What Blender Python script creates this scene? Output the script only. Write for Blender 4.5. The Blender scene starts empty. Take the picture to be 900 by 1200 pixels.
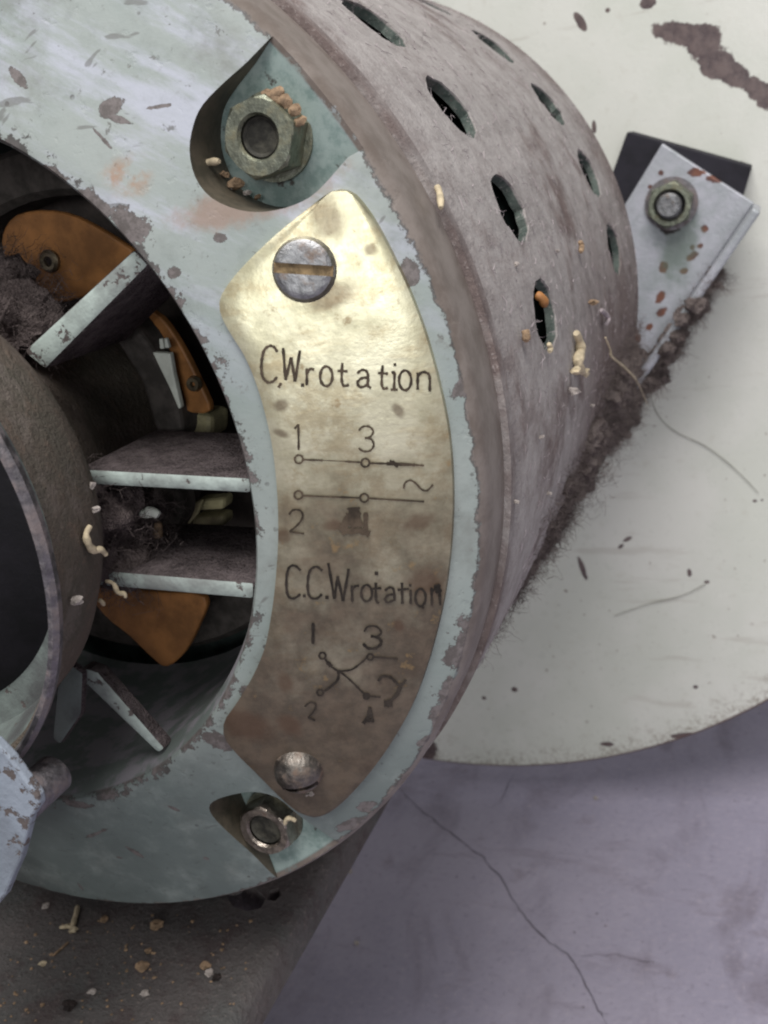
import bpy, bmesh, math, random
import numpy as np
from mathutils import Matrix, Vector, noise as mnoise

random.seed(7); rng = np.random.default_rng(7)
SC = bpy.context.scene
COL = SC.collection
PI = math.pi
S = 0.09            # radius of the motor in metres; (u,v,w) below are in this unit: u right, v up, w out of the motor face
H = 2.53 * S        # height of the motor axis over the floor
def W(u, v, w): return Vector((u*S, -w*S, v*S + H))

# ------------------------------------------------------------------ camera
F = 1200.0          # focal length in pixels of a 900 x 1200 frame
AX = np.array([-.38596, -.38988, 1.0]); AX /= np.linalg.norm(AX)
AU = np.cross([0, 1, 0], AX); AU /= np.linalg.norm(AU); AV = np.cross(AX, AU)
RM = np.array([AU, AV, AX]).T
CT = np.array([-.82224, .03503, -1.85563])
CO = -RM.T @ CT     # camera position in (u,v,w)
cam = bpy.data.cameras.new('camera'); camo = bpy.data.objects.new('camera', cam); COL.objects.link(camo)
cam.sensor_fit = 'VERTICAL'; cam.sensor_height = 36.0; cam.sensor_width = 27.0; cam.lens = 36.0*F/1200
cam.clip_start = .005; cam.clip_end = 50
def wv(a): return Vector((a[0], -a[2], a[1]))
m = Matrix.Identity(4)
for i in range(3):
    c = wv(RM[i]); m[0][i], m[1][i], m[2][i] = c
m.translation = W(*CO)
camo.matrix_world = m
SC.camera = camo
cam.dof.use_dof = True; cam.dof.focus_distance = 1.72*S; cam.dof.aperture_fstop = 45.0

# ------------------------------------------------------------------ light
world = bpy.data.worlds.new('World'); SC.world = world; world.use_nodes = True
bg = world.node_tree.nodes['Background']; bg.inputs[0].default_value = (.97, .97, 1.0, 1); bg.inputs[1].default_value = .34
def area(name, pos, tgt, sx, sy, power, col):
    l = bpy.data.lights.new(name, 'AREA'); l.shape = 'RECTANGLE'; l.size = sx; l.size_y = sy; l.energy = power; l.color = col
    o = bpy.data.objects.new(name, l); COL.objects.link(o); o.location = pos
    o.rotation_euler = (Vector(tgt) - Vector(pos)).to_track_quat('-Z', 'Y').to_euler(); return o
area('ceiling_light', W(2.2, 14.0, 6.6), W(.9, 0, -1), .95, .8, 29.0, (1.0, .98, .95))
area('window_light', W(8.3, 5.0, 26.0), W(.9, 0, -1), .7, .5, 13.5, (.98, 1.0, .99))
SC.view_settings.view_transform = 'Standard'; SC.view_settings.look = 'None'
SC.view_settings.exposure = -0.08; SC.view_settings.gamma = 1.0
SC.render.engine = 'CYCLES'
SC.cycles.filter_width = 2.1; SC.cycles.max_bounces = 5; SC.cycles.diffuse_bounces = 3; SC.cycles.glossy_bounces = 3

# ------------------------------------------------------------------ pixel -> place helpers (900 x 1200 frame)
def ray(px, py):
    return np.array([(px-450)/F, -(py-600)/F, -1.0]) @ RM
def on_w(px, py, w):                     # on the plane across the motor axis
    d = ray(px, py); return CO + d*((w-CO[2])/d[2])
def on_v(px, py, v):                     # on a level plane
    d = ray(px, py); return CO + d*((v-CO[1])/d[1])
def on_cyl(px, py, R):                   # on the motor's drum
    d = ray(px, py); a = d[0]**2+d[1]**2; b = d[0]*CO[0]+d[1]*CO[1]; c = CO[0]**2+CO[1]**2-R*R
    return CO + d*((-b-math.sqrt(max(b*b-a*c, 0)))/a)
RI, DROP = .651, .117/.349
def cone_w(r): return -(r-RI)*DROP
def on_face(px, py, off=0.0):            # on the conical end face
    d = ray(px, py); w = 0.0
    for _ in range(40):
        q = CO + d*((w-CO[2])/d[2]); w = cone_w(math.hypot(q[0], q[1])) + off
    return q

# ------------------------------------------------------------------ mesh helpers: all in (u,v,w) units, stored as (u,-w,v)*S
class MB:
    def __init__(s): s.v = []; s.f = []; s.mi = []
    def add(s, vs, fs, mi=0):
        o = len(s.v); s.v += [tuple(x) for x in vs]; s.f += [tuple(i+o for i in f) for f in fs]; s.mi += [mi]*len(fs); return s
    def lathe(s, prof, n=96, closed=False, a0=0, a1=2*PI):
        full = abs(a1-a0-2*PI) < 1e-6; k = n if full else n+1
        vs = []
        for j in range(k):
            a = a0+(a1-a0)*j/n
            for r, w in prof: vs.append((r*math.cos(a), r*math.sin(a), w))
        p = len(prof); fs = []
        for j in range(n):
            j2 = (j+1) % k
            for i in range(p if closed else p-1):
                i2 = (i+1) % p
                fs.append((j*p+i, j*p+i2, j2*p+i2, j2*p+i))
        return s.add(vs, fs)
    def prism(s, pts, dv):               # extrude polygon (3d points) by vector dv
        n = len(pts); P = [np.array(p, float) for p in pts]; Q = [p+np.array(dv) for p in P]
        fs = [tuple(range(n)), tuple(range(2*n-1, n-1, -1))]
        for i in range(n):
            j = (i+1) % n; fs.append((i, i+n, j+n, j))
        return s.add(P+Q, fs)
    def box(s, c, d):
        c = np.array(c, float); d = np.array(d, float)/2
        vs = [c+d*np.array(k) for k in ((-1,-1,-1),(1,-1,-1),(1,1,-1),(-1,1,-1),(-1,-1,1),(1,-1,1),(1,1,1),(-1,1,1))]
        return s.add(vs, [(0,3,2,1),(4,5,6,7),(0,1,5,4),(1,2,6,5),(2,3,7,6),(3,0,4,7)])
    def tube(s, pts, r, n=5, cap=True):
        pts = [np.array(p, float) for p in pts]; k = len(pts)
        rs = r if hasattr(r, '__len__') else [r]*k
        vs = []; prev = None
        for i in range(k):
            t = pts[min(i+1, k-1)]-pts[max(i-1, 0)]; t = t/(np.linalg.norm(t)+1e-12)
            a = np.cross(t, [0, 0, 1.0]) if prev is None else prev-t*np.dot(prev, t)
            if np.linalg.norm(a) < 1e-6: a = np.cross(t, [0, 1.0, 0])
            a /= np.linalg.norm(a); prev = a; b = np.cross(t, a)
            for j in range(n):
                q = 2*PI*j/n; vs.append(pts[i]+rs[i]*(math.cos(q)*a+math.sin(q)*b))
        fs = []
        for i in range(k-1):
            for j in range(n):
                j2 = (j+1) % n; fs.append((i*n+j, i*n+j2, (i+1)*n+j2, (i+1)*n+j))
        if cap: fs += [tuple(range(n-1, -1, -1)), tuple(range((k-1)*n, k*n))]
        return s.add(vs, fs)
    def ribbon(s, pts, hw, nrm):
        pts = [np.array(p, float) for p in pts]; k = len(pts); vs = []
        hs = hw if hasattr(hw, '__len__') else [hw]*k
        for i in range(k):
            t = pts[min(i+1, k-1)]-pts[max(i-1, 0)]; b = np.cross(nrm, t); b /= np.linalg.norm(b)+1e-12
            vs += [pts[i]-b*hs[i], pts[i]+b*hs[i]]
        return s.add(vs, [(2*i, 2*i+2, 2*i+3, 2*i+1) for i in range(k-1)])
    def build(s, name, mat, parent=None, smooth=35, recalc=True, bevel=0, origin=None):
        o3 = np.zeros(3) if origin is None else np.array(origin, float)
        me = bpy.data.meshes.new(name)
        me.from_pydata([((a[0]-o3[0])*S, -(a[2]-o3[2])*S, (a[1]-o3[1])*S) for a in s.v], [], s.f)
        mats = mat if isinstance(mat, (list, tuple)) else [mat]
        for x in mats: me.materials.append(x)
        if len(mats) > 1: me.polygons.foreach_set('material_index', s.mi)
        if recalc:
            bm = bmesh.new(); bm.from_mesh(me); bmesh.ops.recalc_face_normals(bm, faces=bm.faces); bm.to_mesh(me); bm.free()
        o = bpy.data.objects.new(name, me); COL.objects.link(o)
        if bevel:
            bv = o.modifiers.new('bevel', 'BEVEL'); bv.width = bevel*S; bv.segments = 2; bv.limit_method = 'ANGLE'; bv.angle_limit = .6
            bake(o)
        shade(o, smooth)
        if parent: o.parent = parent
        elif origin is None: o.location = (0, 0, H)
        else: o.location = W(*o3)
        if parent is not None and 'base' in parent: o.location = (0, 0, parent['base'])
        return o
def shade(o, ang):
    me = o.data
    if ang:
        me.polygons.foreach_set('use_smooth', [True]*len(me.polygons)); me.set_sharp_from_angle(angle=math.radians(ang))
    me.update()
def bake(o):
    bpy.context.view_layer.update()
    dg = bpy.context.evaluated_depsgraph_get()
    me = bpy.data.meshes.new_from_object(o.evaluated_get(dg)); old = o.data
    o.modifiers.clear(); o.data = me; me.name = o.name
    bpy.data.meshes.remove(old)
def cut(o, cutter):
    md = o.modifiers.new('cut', 'BOOLEAN'); md.operation = 'DIFFERENCE'; md.solver = 'EXACT'; md.object = cutter
    bpy.context.view_layer.update(); bake(o)
    me = cutter.data; bpy.data.objects.remove(cutter); bpy.data.meshes.remove(me)
def tag(o, label=None, cat=None, group=None, kind=None):
    if label: o['label'] = label
    if cat: o['category'] = cat
    if group: o['group'] = group
    if kind: o['kind'] = kind
    return o
def empty(name, u, v, w, label, cat, group=None):
    o = bpy.data.objects.new(name, None); COL.objects.link(o); o.location = W(u, v, w); o.empty_display_size = .01
    return tag(o, label, cat, group)

# ------------------------------------------------------------------ node helpers
class Sx:
    def __init__(s, g, sock): s.g = g; s.s = sock
    def _m(s, op, b=None, c=None, clamp=False):
        n = s.g.nt.nodes.new('ShaderNodeMath'); n.operation = op; n.use_clamp = clamp
        s.g.put(n.inputs[0], s)
        if b is not None: s.g.put(n.inputs[1], b)
        if c is not None: s.g.put(n.inputs[2], c)
        return Sx(s.g, n.outputs[0])
    def __add__(s, b): return s._m('ADD', b)
    def __radd__(s, b): return s._m('ADD', b)
    def __sub__(s, b): return s._m('SUBTRACT', b)
    def __rsub__(s, b): return (s*-1.0)+b
    def __mul__(s, b): return s._m('MULTIPLY', b)
    def __rmul__(s, b): return s._m('MULTIPLY', b)
    def __truediv__(s, b): return s._m('DIVIDE', b)
    def mx(s, b): return s._m('MAXIMUM', b)
    def mn(s, b): return s._m('MINIMUM', b)
    def clamp(s): return s._m('ADD', 0.0, clamp=True)
    def sq(s): return s._m('MULTIPLY', s)
    def sqrt(s): return s._m('SQRT')
    def ss(s, a, b):                                     # smoothstep a..b -> 0..1 (a may exceed b)
        n = s.g.nt.nodes.new('ShaderNodeMapRange'); n.interpolation_type = 'SMOOTHSTEP'
        s.g.put(n.inputs[0], s)
        if a <= b: n.inputs[1].default_value, n.inputs[2].default_value, n.inputs[3].default_value, n.inputs[4].default_value = a, b, 0, 1
        else: n.inputs[1].default_value, n.inputs[2].default_value, n.inputs[3].default_value, n.inputs[4].default_value = b, a, 1, 0
        return Sx(s.g, n.outputs[0])
class G:
    def __init__(s, name):
        s.m = bpy.data.materials.new(name); s.m.use_nodes = True; s.nt = s.m.node_tree
        s.b = s.nt.nodes['Principled BSDF']
        tc = s.nt.nodes.new('ShaderNodeTexCoord')
        vm = s.nt.nodes.new('ShaderNodeVectorMath'); vm.operation = 'SCALE'; vm.inputs[3].default_value = 1/S
        s.nt.links.new(tc.outputs['Object'], vm.inputs[0]); s.P = vm.outputs[0]
        sp = s.nt.nodes.new('ShaderNodeSeparateXYZ'); s.nt.links.new(s.P, sp.inputs[0])
        s.u, s.v = Sx(s, sp.outputs[0]), Sx(s, sp.outputs[2]); s.w = Sx(s, sp.outputs[1])*-1.0
    def nw(s):
        ge = s.nt.nodes.new('ShaderNodeNewGeometry'); sp = s.nt.nodes.new('ShaderNodeSeparateXYZ'); s.nt.links.new(ge.outputs['True Normal'], sp.inputs[0])
        return Sx(s, sp.outputs[1])._m('ABSOLUTE')
    def put(s, inp, v):
        if isinstance(v, Sx): s.nt.links.new(v.s, inp)
        elif isinstance(v, (tuple, list)): inp.default_value = (*v, 1) if len(v) == 3 else v
        elif isinstance(v, (int, float)): inp.default_value = v
        else: s.nt.links.new(v, inp)
    def noise(s, sc, det=3, ro=.55, vec=None, dist=0, stretch=None, seed=0):
        n = s.nt.nodes.new('ShaderNodeTexNoise'); n.inputs['Scale'].default_value = sc; n.inputs['Detail'].default_value = det
        n.inputs['Roughness'].default_value = ro; n.inputs['Distortion'].default_value = dist
        v = vec or s.P
        if stretch or seed:
            mp = s.nt.nodes.new('ShaderNodeMapping'); s.nt.links.new(v, mp.inputs[0])
            if stretch: mp.inputs[3].default_value = stretch
            mp.inputs[1].default_value = (seed*3.1, seed*1.7, seed*2.3); v = mp.outputs[0]
        s.nt.links.new(v, n.inputs['Vector']); return Sx(s, n.outputs['Fac'])
    def voro(s, sc, feat='F1', vec=None):
        n = s.nt.nodes.new('ShaderNodeTexVoronoi'); n.feature = feat; n.inputs['Scale'].default_value = sc
        s.nt.links.new(vec or s.P, n.inputs['Vector']); return Sx(s, n.outputs['Distance'])
    def mix(s, f, a, b, mode='MIX'):
        n = s.nt.nodes.new('ShaderNodeMix'); n.data_type = 'RGBA'; n.blend_type = mode
        s.put(n.inputs[0], f); s.put(n.inputs[6], a); s.put(n.inputs[7], b)
        return Sx(s, n.outputs[2])
    def rotv(s, ang):
        mp = s.nt.nodes.new('ShaderNodeMapping'); s.nt.links.new(s.P, mp.inputs[0]); mp.inputs[2].default_value = (0, math.radians(ang), 0); return mp.outputs[0]
    def spot(s, c, a, b, ang, nz, k=.45, soft=.12, flat=True):   # worn patch of its own shape round (u,v,w)
        mp = s.nt.nodes.new('ShaderNodeMapping'); mp.vector_type = 'TEXTURE'; s.nt.links.new(s.P, mp.inputs[0])
        mp.inputs[1].default_value = (c[0], -c[2], c[1]); mp.inputs[2].default_value = (0, -math.radians(ang), 0)
        mp.inputs[3].default_value = (a, 1e3 if flat else max(a, b), b)
        ln = s.nt.nodes.new('ShaderNodeVectorMath'); ln.operation = 'LENGTH'; s.nt.links.new(mp.outputs[0], ln.inputs[0])
        d = Sx(s, ln.outputs[1]) + (nz-.5)*(k*4)
        return d.ss(1+soft, 1-soft)
    def bump(s, h, st=.5, d=.002, prev=None):
        n = s.nt.nodes.new('ShaderNodeBump'); n.inputs['Strength'].default_value = st; n.inputs['Distance'].default_value = d*S*2.5
        s.put(n.inputs['Height'], h)
        if prev is not None: s.nt.links.new(prev, n.inputs['Normal'])
        s.nt.links.new(n.outputs[0], s.b.inputs['Normal']); return n.outputs[0]
    def out(s, col, rough=.6, metal=0, spec=.5, coat=0):
        s.put(s.b.inputs['Base Color'], col); s.put(s.b.inputs['Roughness'], rough); s.put(s.b.inputs['Metallic'], metal)
        s.put(s.b.inputs['Specular IOR Level'], spec); s.put(s.b.inputs['Coat Weight'], coat)
        return s.m
def srgb(r, g, b):
    return tuple(((x/255)/12.92 if x/255 <= .04045 else ((x/255+.055)/1.055)**2.4) for x in (r, g, b))
MIXMAX = lambda L: L[0] if len(L) == 1 else L[0].mx(MIXMAX(L[1:]))

# ------------------------------------------------------------------ materials
def m_face():
    g = G('chipped_pale_green_paint')
    n1 = g.noise(3, 5); n2 = g.noise(14, 6, .65); n3 = g.noise(60, 4, .7); n4 = g.noise(26, 5, .6, seed=2)
    r = (g.u.sq()+g.v.sq()).sqrt()
    paint = g.mix(n1.ss(.35, .65), srgb(149, 156, 153), srgb(134, 144, 141))
    # chalky wiped streaks and grime
    st = g.noise(3.6, 6, .68, vec=g.rotv(-32), stretch=(.7, 1, 3.4), seed=3)
    paint = g.mix(st.ss(.45, .62)*.8*g.v.ss(.05, .45), paint, srgb(174, 177, 190))
    paint = g.mix(n2.ss(.5, .75)*.5, paint, srgb(108, 114, 110)); paint = g.mix(g.noise(4.5, 6, .7, seed=8).ss(.5, .68)*.45, paint, srgb(106, 106, 101))
    scr = g.noise(34, 3, .6, stretch=(.16, 1, 1.0), seed=11).ss(.66, .70).mx(g.noise(30, 3, .6, vec=g.rotv(38), stretch=(.14, 1, 1), seed=12).ss(.67, .71))
    paint = g.mix(scr*.6, paint, srgb(92, 90, 88)); paint = g.mix(g.noise(48, 4, .7, seed=13).ss(.64, .70)*.7, paint, srgb(86, 84, 80)); paint = g.mix(g.voro(26).ss(.13, .09)*n2.ss(.45, .6)*.75, paint, srgb(70, 66, 64))
    paint = g.mix((n3.ss(.58, .72)*n1.ss(.3, .6))*.45, paint, srgb(104, 100, 96))
    low_mottle = g.noise(9, 6, .7, seed=5)
    low = g.v.ss(-.25, -.7)
    paint = g.mix(low*low_mottle.ss(.2, .55)*.75, paint, srgb(88, 98, 97))  # paint turns darker in patches towards the bottom
    # brown-grey primer where the paint has come off
    prim = g.mix(n3.ss(.4, .6), srgb(88, 82, 80), srgb(112, 105, 104))
    nz = g.noise(30, 6, .72, seed=1)
    L = []
    for (x, y, a, b, an) in ((22, 92, 14, 5, -50), (130, 125, 15, 9, 15), (140, 140, 16, 3, -25), (152, 262, 24, 15, -35), (205, 320, 9, 6, 0), (258, 279, 7, 5, 0), (186, 125, 12, 2, 0),
            (118, 160, 14, 2, -50), (205, 395, 10, 20, 0), (222, 425, 9, 22, 10), (233, 470, 7, 26, 10), (110, 240, 22, 10, -40), (60, 205, 22, 8, -30),
            (548, 765, 20, 46, -14), (532, 815, 18, 26, -24), (520, 838, 16, 20, -30), (500, 868, 14, 8, 20), (548, 455, 18, 12, 0), (480, 318, 8, 14, 20), (415, 965, 24, 9, 25), (430, 945, 14, 7, 25),
            (205, 948, 8, 3, -40), (110, 978, 26, 3, 28), (160, 1000, 12, 4, -50), (60, 935, 32, 6, 2), (92, 943, 20, 6, 0), (95, 1040, 3, 10, 0), (140, 1005, 5, 3, 0), (242, 1006, 4, 3, 0), (290, 812, 12, 9, -40), (250, 865, 12, 14, 0), (262, 872, 10, 10, 0)):
        q = on_face(x, y); L.append(g.spot(q, a/690, b/690, an, nz, .75, .06))
    chips = MIXMAX(L)
    e_in = (r-RI+(nz-.5)*.16); e_out = (1.0-r+(nz-.5)*.05)
    edge = e_in.ss(.010, .002).mx(e_out.ss(.012, .004))
    chips = chips.mx(edge*g.noise(6, 3, seed=9).ss(.36, .5)).mx(n4.ss(.76, .78))
    col = g.mix(chips, paint, prim); col = g.mix((chips*(1.0-chips)*3.2).clamp(), col, srgb(58, 54, 52))  # dark outline painted round the chips stands for shade at the paint edge
    rs = g.spot(on_face(150, 207), .032, .026, 0, nz, .4, .5)
    col = g.mix(rs*n4.ss(.38, .6)*.8, col, srgb(152, 120, 96))
    col = g.mix(g.spot(on_face(300, 232), .11, .03, 10, nz, .4, .4)*.75, col, srgb(142, 118, 104))
    # bare brown outer rim and inner wall
    back = (g.w+(nz-.5)*.03).ss(-.116, -.121)*r.ss(.982, .988)
    rimc = g.mix(n2.ss(.35, .65), srgb(108, 98, 91), srgb(132, 123, 117))
    col = g.mix(back*(r.ss(.975, .985)), col, rimc)
    inn = r.ss(.6505, .647)
    inc = g.mix(n2.ss(.45, .6), srgb(106, 114, 111), srgb(136, 133, 139))
    col = g.mix(inn, col, inc)
    # turquoise floor of the nut pockets
    pk = (g.w - (r*-DROP + RI*DROP)).ss(-.006, -.012)*r.ss(.66, .67)*(1.0-back)
    pc = g.mix(nz.ss(.35, .6), srgb(116, 135, 131), srgb(146, 161, 157))
    pc = g.mix(n4.ss(.62, .68), pc, srgb(72, 70, 66))
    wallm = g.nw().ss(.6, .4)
    col = g.mix(pk, col, pc)
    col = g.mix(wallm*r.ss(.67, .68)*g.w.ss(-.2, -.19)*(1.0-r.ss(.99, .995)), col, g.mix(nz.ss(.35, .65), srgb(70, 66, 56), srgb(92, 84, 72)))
    h = n3*.3 + n2*.5 - n4.ss(.6,.7)*.3
    g.bump(h, .3, .0025)
    return g.out(col, n2*.25+.42, 0, .45)
def m_paint(name, a, b, dirtc, chip=.66, seed=0, dirt=.5):
    g = G(name); n1 = g.noise(8, 5, .6, seed=seed); n2 = g.noise(20, 6, .7, seed=seed+1); n3 = g.noise(80, 3, .7)
    col = g.mix(n1.ss(.35, .65), a, b); col = g.mix(n1.ss(.5-.12, .5+.16)*dirt, col, dirtc)
    ch = n2.ss(chip, chip+.03); col = g.mix(ch, col, srgb(92, 84, 82))
    g.bump(n3*.4+n2*.5-ch, .5, .003); return g.out(col, .55, 0, .4)
def m_brass():
    g = G('tarnished_brass')
    n1 = g.noise(7, 6, .65); n2 = g.noise(22, 6, .7, seed=2); n3 = g.noise(90, 3, .6, seed=4); br = g.noise(30, 4, .6, stretch=(.15, 1, 1.6), seed=1)
    col = g.mix(n1.ss(.35, .65), srgb(219, 214, 188), srgb(202, 197, 166))
    col = g.mix(br.ss(.5, .7)*.5, col, srgb(190, 174, 140))
    t = (g.v*-1.0 + (n1-.5)*.9).ss(-.36, .34)          # brown tarnish grows towards the lower screw
    brown = g.mix(n2.ss(.35, .65), srgb(94, 80, 69), srgb(68, 57, 50))
    col = g.mix(g.noise(11, 6, .75, seed=9).ss(.48, .62)*.55, col, srgb(172, 156, 122)); col = g.mix(t*.95, col, brown)
    sp = n2.ss(.60, .70); col = g.mix(sp*.65, col, srgb(136, 112, 78))
    nz = g.noise(26, 5, .6, seed=6); L = []
    for (x, y, a, b, an) in ((395, 612, 10, 6, 0), (437, 292, 7, 6, 0), (470, 478, 5, 8, 30), (497, 607, 16, 9, 10), (333, 505, 9, 4, -30), (335, 625, 9, 8, 0), (470, 728, 6, 8, 0), (338, 795, 8, 14, 0), (344, 845, 13, 17, 20), (505, 680, 20, 20, 0), (392, 345, 26, 14, 0), (390, 255, 16, 22, 20), (335, 472, 7, 6, 0), (290, 845, 30, 20, -30)):
        L.append(g.spot(on_face(x, y), a/690, b/690, an, nz, .35, .5))
    col = g.mix(MIXMAX(L)*.62, col, srgb(84, 62, 48))
    g.bump(n3*.3+n2*.5+br*.3, .16, .003)
    met = (1.0-t*.75)*(1.0-sp*.35)
    return g.out(col, t*.16+n2*.24+.27, met, .4)
def m_steel(name, a=(150, 148, 144), rust=.5, rcol=(128, 98, 78), rough=.38, seed=0):
    g = G(name); n1 = g.noise(26, 5, .65, seed=seed); n2 = g.noise(70, 5, .65, seed=seed+1)
    r = n1.ss(1-rust-.12, 1-rust+.1)
    col = g.mix(n2.ss(.3, .7), srgb(*a), srgb(*[int(x*.78) for x in a])); col = g.mix(r, col, srgb(*rcol))
    g.bump(n2*.6+n1*.6, .5, .003); return g.out(col, r*.3+rough, 1.0-r*.85, .5)
def m_dust():
    g = G('felted_grey_dust')
    n1 = g.noise(3.2, 6, .65); n2 = g.noise(18, 6, .7, seed=1); n3 = g.noise(120, 4, .75); n4 = g.noise(5, 4, .6, stretch=(1, .35, 1), seed=5)
    col = g.mix(n2.ss(.3, .7), srgb(168, 163, 161), srgb(146, 140, 138))
    rim = g.w.ss(-.36, -.25)                               # brown greasy band beside the end bell
    brown = (n1.ss(.5, .66)).mx(rim*n4.ss(.3, .55)).mx(((g.v+(n1-.5)*.8).ss(.34, -.1)*g.w.ss(-.75, -1.35)*.95).mx(g.w.ss(-1.75, -2.05)*n4.ss(.35, .6)*.8))
    col = g.mix(brown*.85, col, g.mix(n2.ss(.35, .7), srgb(112, 96, 92), srgb(88, 74, 72)))
    rr = (g.u.sq()+g.v.sq()).sqrt(); cutm = (rr+(n2-.5)*.012).ss(1.0085, 1.005)*g.w.ss(-.4, -.42)
    col = g.mix(cutm, col, g.mix(n2.ss(.4, .6), srgb(70, 80, 76), srgb(96, 104, 99)))
    col = g.mix(n3.ss(.55, .72)*.45, col, srgb(194, 186, 184)); col = g.mix(n3.ss(.45, .3)*.45, col, srgb(104, 94, 92)); sm = g.noise(7, 5, .7, stretch=(1, .3, 1), seed=8); col = g.mix(sm.ss(.54, .7)*.5, col, srgb(116, 104, 102))
    g.bump(n3*.5+n2*1.0+n1, .45, .006); return g.out(col, .95, 0, .1)
def m_disc():
    g = G('white_enamel')
    n1 = g.noise(2.0, 5, .6); n2 = g.noise(16, 6, .7, seed=1); n3 = g.noise(70, 4, .7); nz = g.noise(11, 6, .62, seed=3); sc = g.noise(9, 4, .6, stretch=(.2, 1, 1.4), seed=7)
    col = g.mix(n1.ss(.35, .65), srgb(210, 210, 203), srgb(200, 202, 193)); col = g.mix(n2.ss(.55, .8)*.4, col, srgb(172, 166, 152))
    col = g.mix(sc.ss(.62, .72)*.25, col, srgb(150, 140, 128))
    r = (g.u.sq()+g.v.sq()).sqrt()
    grime = (r+(n2-.5)*.42).ss(2.2, 2.38); col = g.mix(grime*n3.ss(.42, .62)*.7, col, srgb(112, 98, 84))
    dots = (g.voro(9).ss(.10, .07)*n2.ss(.5, .6)).mx(g.voro(21).ss(.12, .08)*n1.ss(.45, .6)*n2.ss(.42, .55)*.7); col = g.mix(dots*.8, col, srgb(96, 70, 58))
    L = []
    WD = -2.732
    for (x, y, a, b, an) in ((800, 42, 26, 13, -28), (822, 50, 26, 16, -25), (838, 72, 20, 14, -40), (862, 90, 22, 12, -35), (885, 102, 18, 10, -35), (898, 112, 9, 14, 0), (680, 25, 11, 4, -62), (760, 3, 8, 6, 0), (712, 12, 3, 3, 0), (696, 148, 2.5, 7, 0), (735, 632, 7, 2.5, 30), (728, 640, 4, 2, 40), (815, 805, 4, 3.5, 0), (603, 808, 4, 3.5, 0), (567, 818, 3.5, 3, 0), (885, 587, 3, 2, 0), (893, 586, 2, 2, 0), (828, 682, 3.5, 2.5, 0), (808, 672, 3, 6, 0), (711, 872, 10, 4, 0), (682, 665, 3, 16, 14), (742, 885, 7, 3, 0), (860, 845, 9, 5, 15), (800, 862, 16, 4, 12), (500, 880, 18, 18, 0)):
        q = on_w(x, y, WD); L.append(g.spot(q, a/292, b/292, an, nz, .5, .08))
    ch = MIXMAX(L); col = g.mix(ch, col, g.mix(n2.ss(.4, .6), srgb(82, 70, 71), srgb(104, 90, 88)))
    col = g.mix(r.ss(2.328, 2.338), col, srgb(92, 66, 54))
    hs = on_w(598, 645, WD); col = g.mix(g.spot(hs, .16, .05, 60, nz, .3, .6)*.35, col, srgb(150, 128, 96))
    g.bump(n3*.3+n2*.6, .12, .006); return g.out(col, n2*.28+.16, 0, .5)
def m_floor():
    g = G('worn_purple_grey_concrete')
    n1 = g.noise(1.1, 6, .6); n2 = g.noise(5, 6, .65, seed=1); n3 = g.noise(40, 5, .7); st = g.noise(2.4, 5, .6, stretch=(1.2, .5, 1), seed=4, dist=.6)
    col = g.mix(n1.ss(.35, .65), srgb(162, 156, 172), srgb(148, 143, 160)); col = g.mix(st.ss(.52, .7)*.55, col, srgb(112, 104, 115))
    col = g.mix(n2.ss(.6, .75)*.5, col, srgb(120, 110, 118)); col = g.mix(n3.ss(.52, .72)*.4, col, srgb(178, 168, 178)); col = g.mix(n3.ss(.44, .3)*.4, col, srgb(110, 102, 112)); col = g.mix(g.noise(3.4, 6, .7, stretch=(.4, 1.6, 1), seed=6).ss(.56, .68)*.35, col, srgb(118, 108, 118))
    col = g.mix(g.voro(7).ss(.045, .03)*.7, col, srgb(78, 64, 62))
    g.bump(n3*.5+n2, .5, .006); return g.out(col, .7, 0, .3)
def m_base():
    g = G('dusty_brown_steel')
    n1 = g.noise(2.5, 5, .6); n2 = g.noise(14, 6, .7, seed=1); n3 = g.noise(75, 4, .75)
    col = g.mix(n1.ss(.4, .6), srgb(100, 95, 94), srgb(92, 92, 91)); col = g.mix(n2.ss(.45, .7)*.7, col, srgb(82, 70, 70))
    col = g.mix(n3.ss(.56, .7)*.5, col, srgb(150, 138, 132)); col = g.mix(n3.ss(.44, .34)*.5, col, srgb(66, 56, 54))
    g.bump(n3+n2*.8, .8, .006); return g.out(col, .9, 0, .2)
def m_plain(name, c, rough=.7, var=.25, sc=30, spec=.3, metal=0, c2=None):
    g = G(name); n = g.noise(sc, 5, .65); c2 = c2 or tuple(int(x*(1-var)) for x in c)
    col = g.mix(n.ss(.35, .65), srgb(*c), srgb(*c2)); g.bump(n, .4, .003); return g.out(col, rough, metal, spec)
def m_lint(name, a, b2):
    g = G(name); n = g.noise(22, 5, .7); n2 = g.noise(130, 3, .8); n3 = g.noise(90, 3, .7, stretch=(1, .2, 1), seed=2)
    col = g.mix(n.ss(.35, .65), srgb(*a), srgb(*b2)); col = g.mix(n2.ss(.5, .7)*.5, col, srgb(150, 138, 134))
    g.bump(n2+n3+n, 1.0, .012); return g.out(col, 1.0, 0, .0)
def m_hub():
    g = G('greasy_brown_hub'); n1 = g.noise(5, 5, .65); n2 = g.noise(36, 6, .75, seed=1); n3 = g.noise(110, 3, .7)
    col = g.mix(n1.ss(.35, .65), srgb(104, 94, 86), srgb(92, 88, 80)); col = g.mix(n2.ss(.5, .7)*.6, col, srgb(126, 108, 96)); col = g.mix(n3.ss(.6, .7)*.4, col, srgb(66, 58, 52))
    col = g.mix(g.noise(11, 6, .75, seed=4).ss(.48, .64)*.55, col, srgb(128, 118, 112)); g.bump(n2+n3*.8, .55, .005); return g.out(col, .95, 0, .1)
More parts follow.
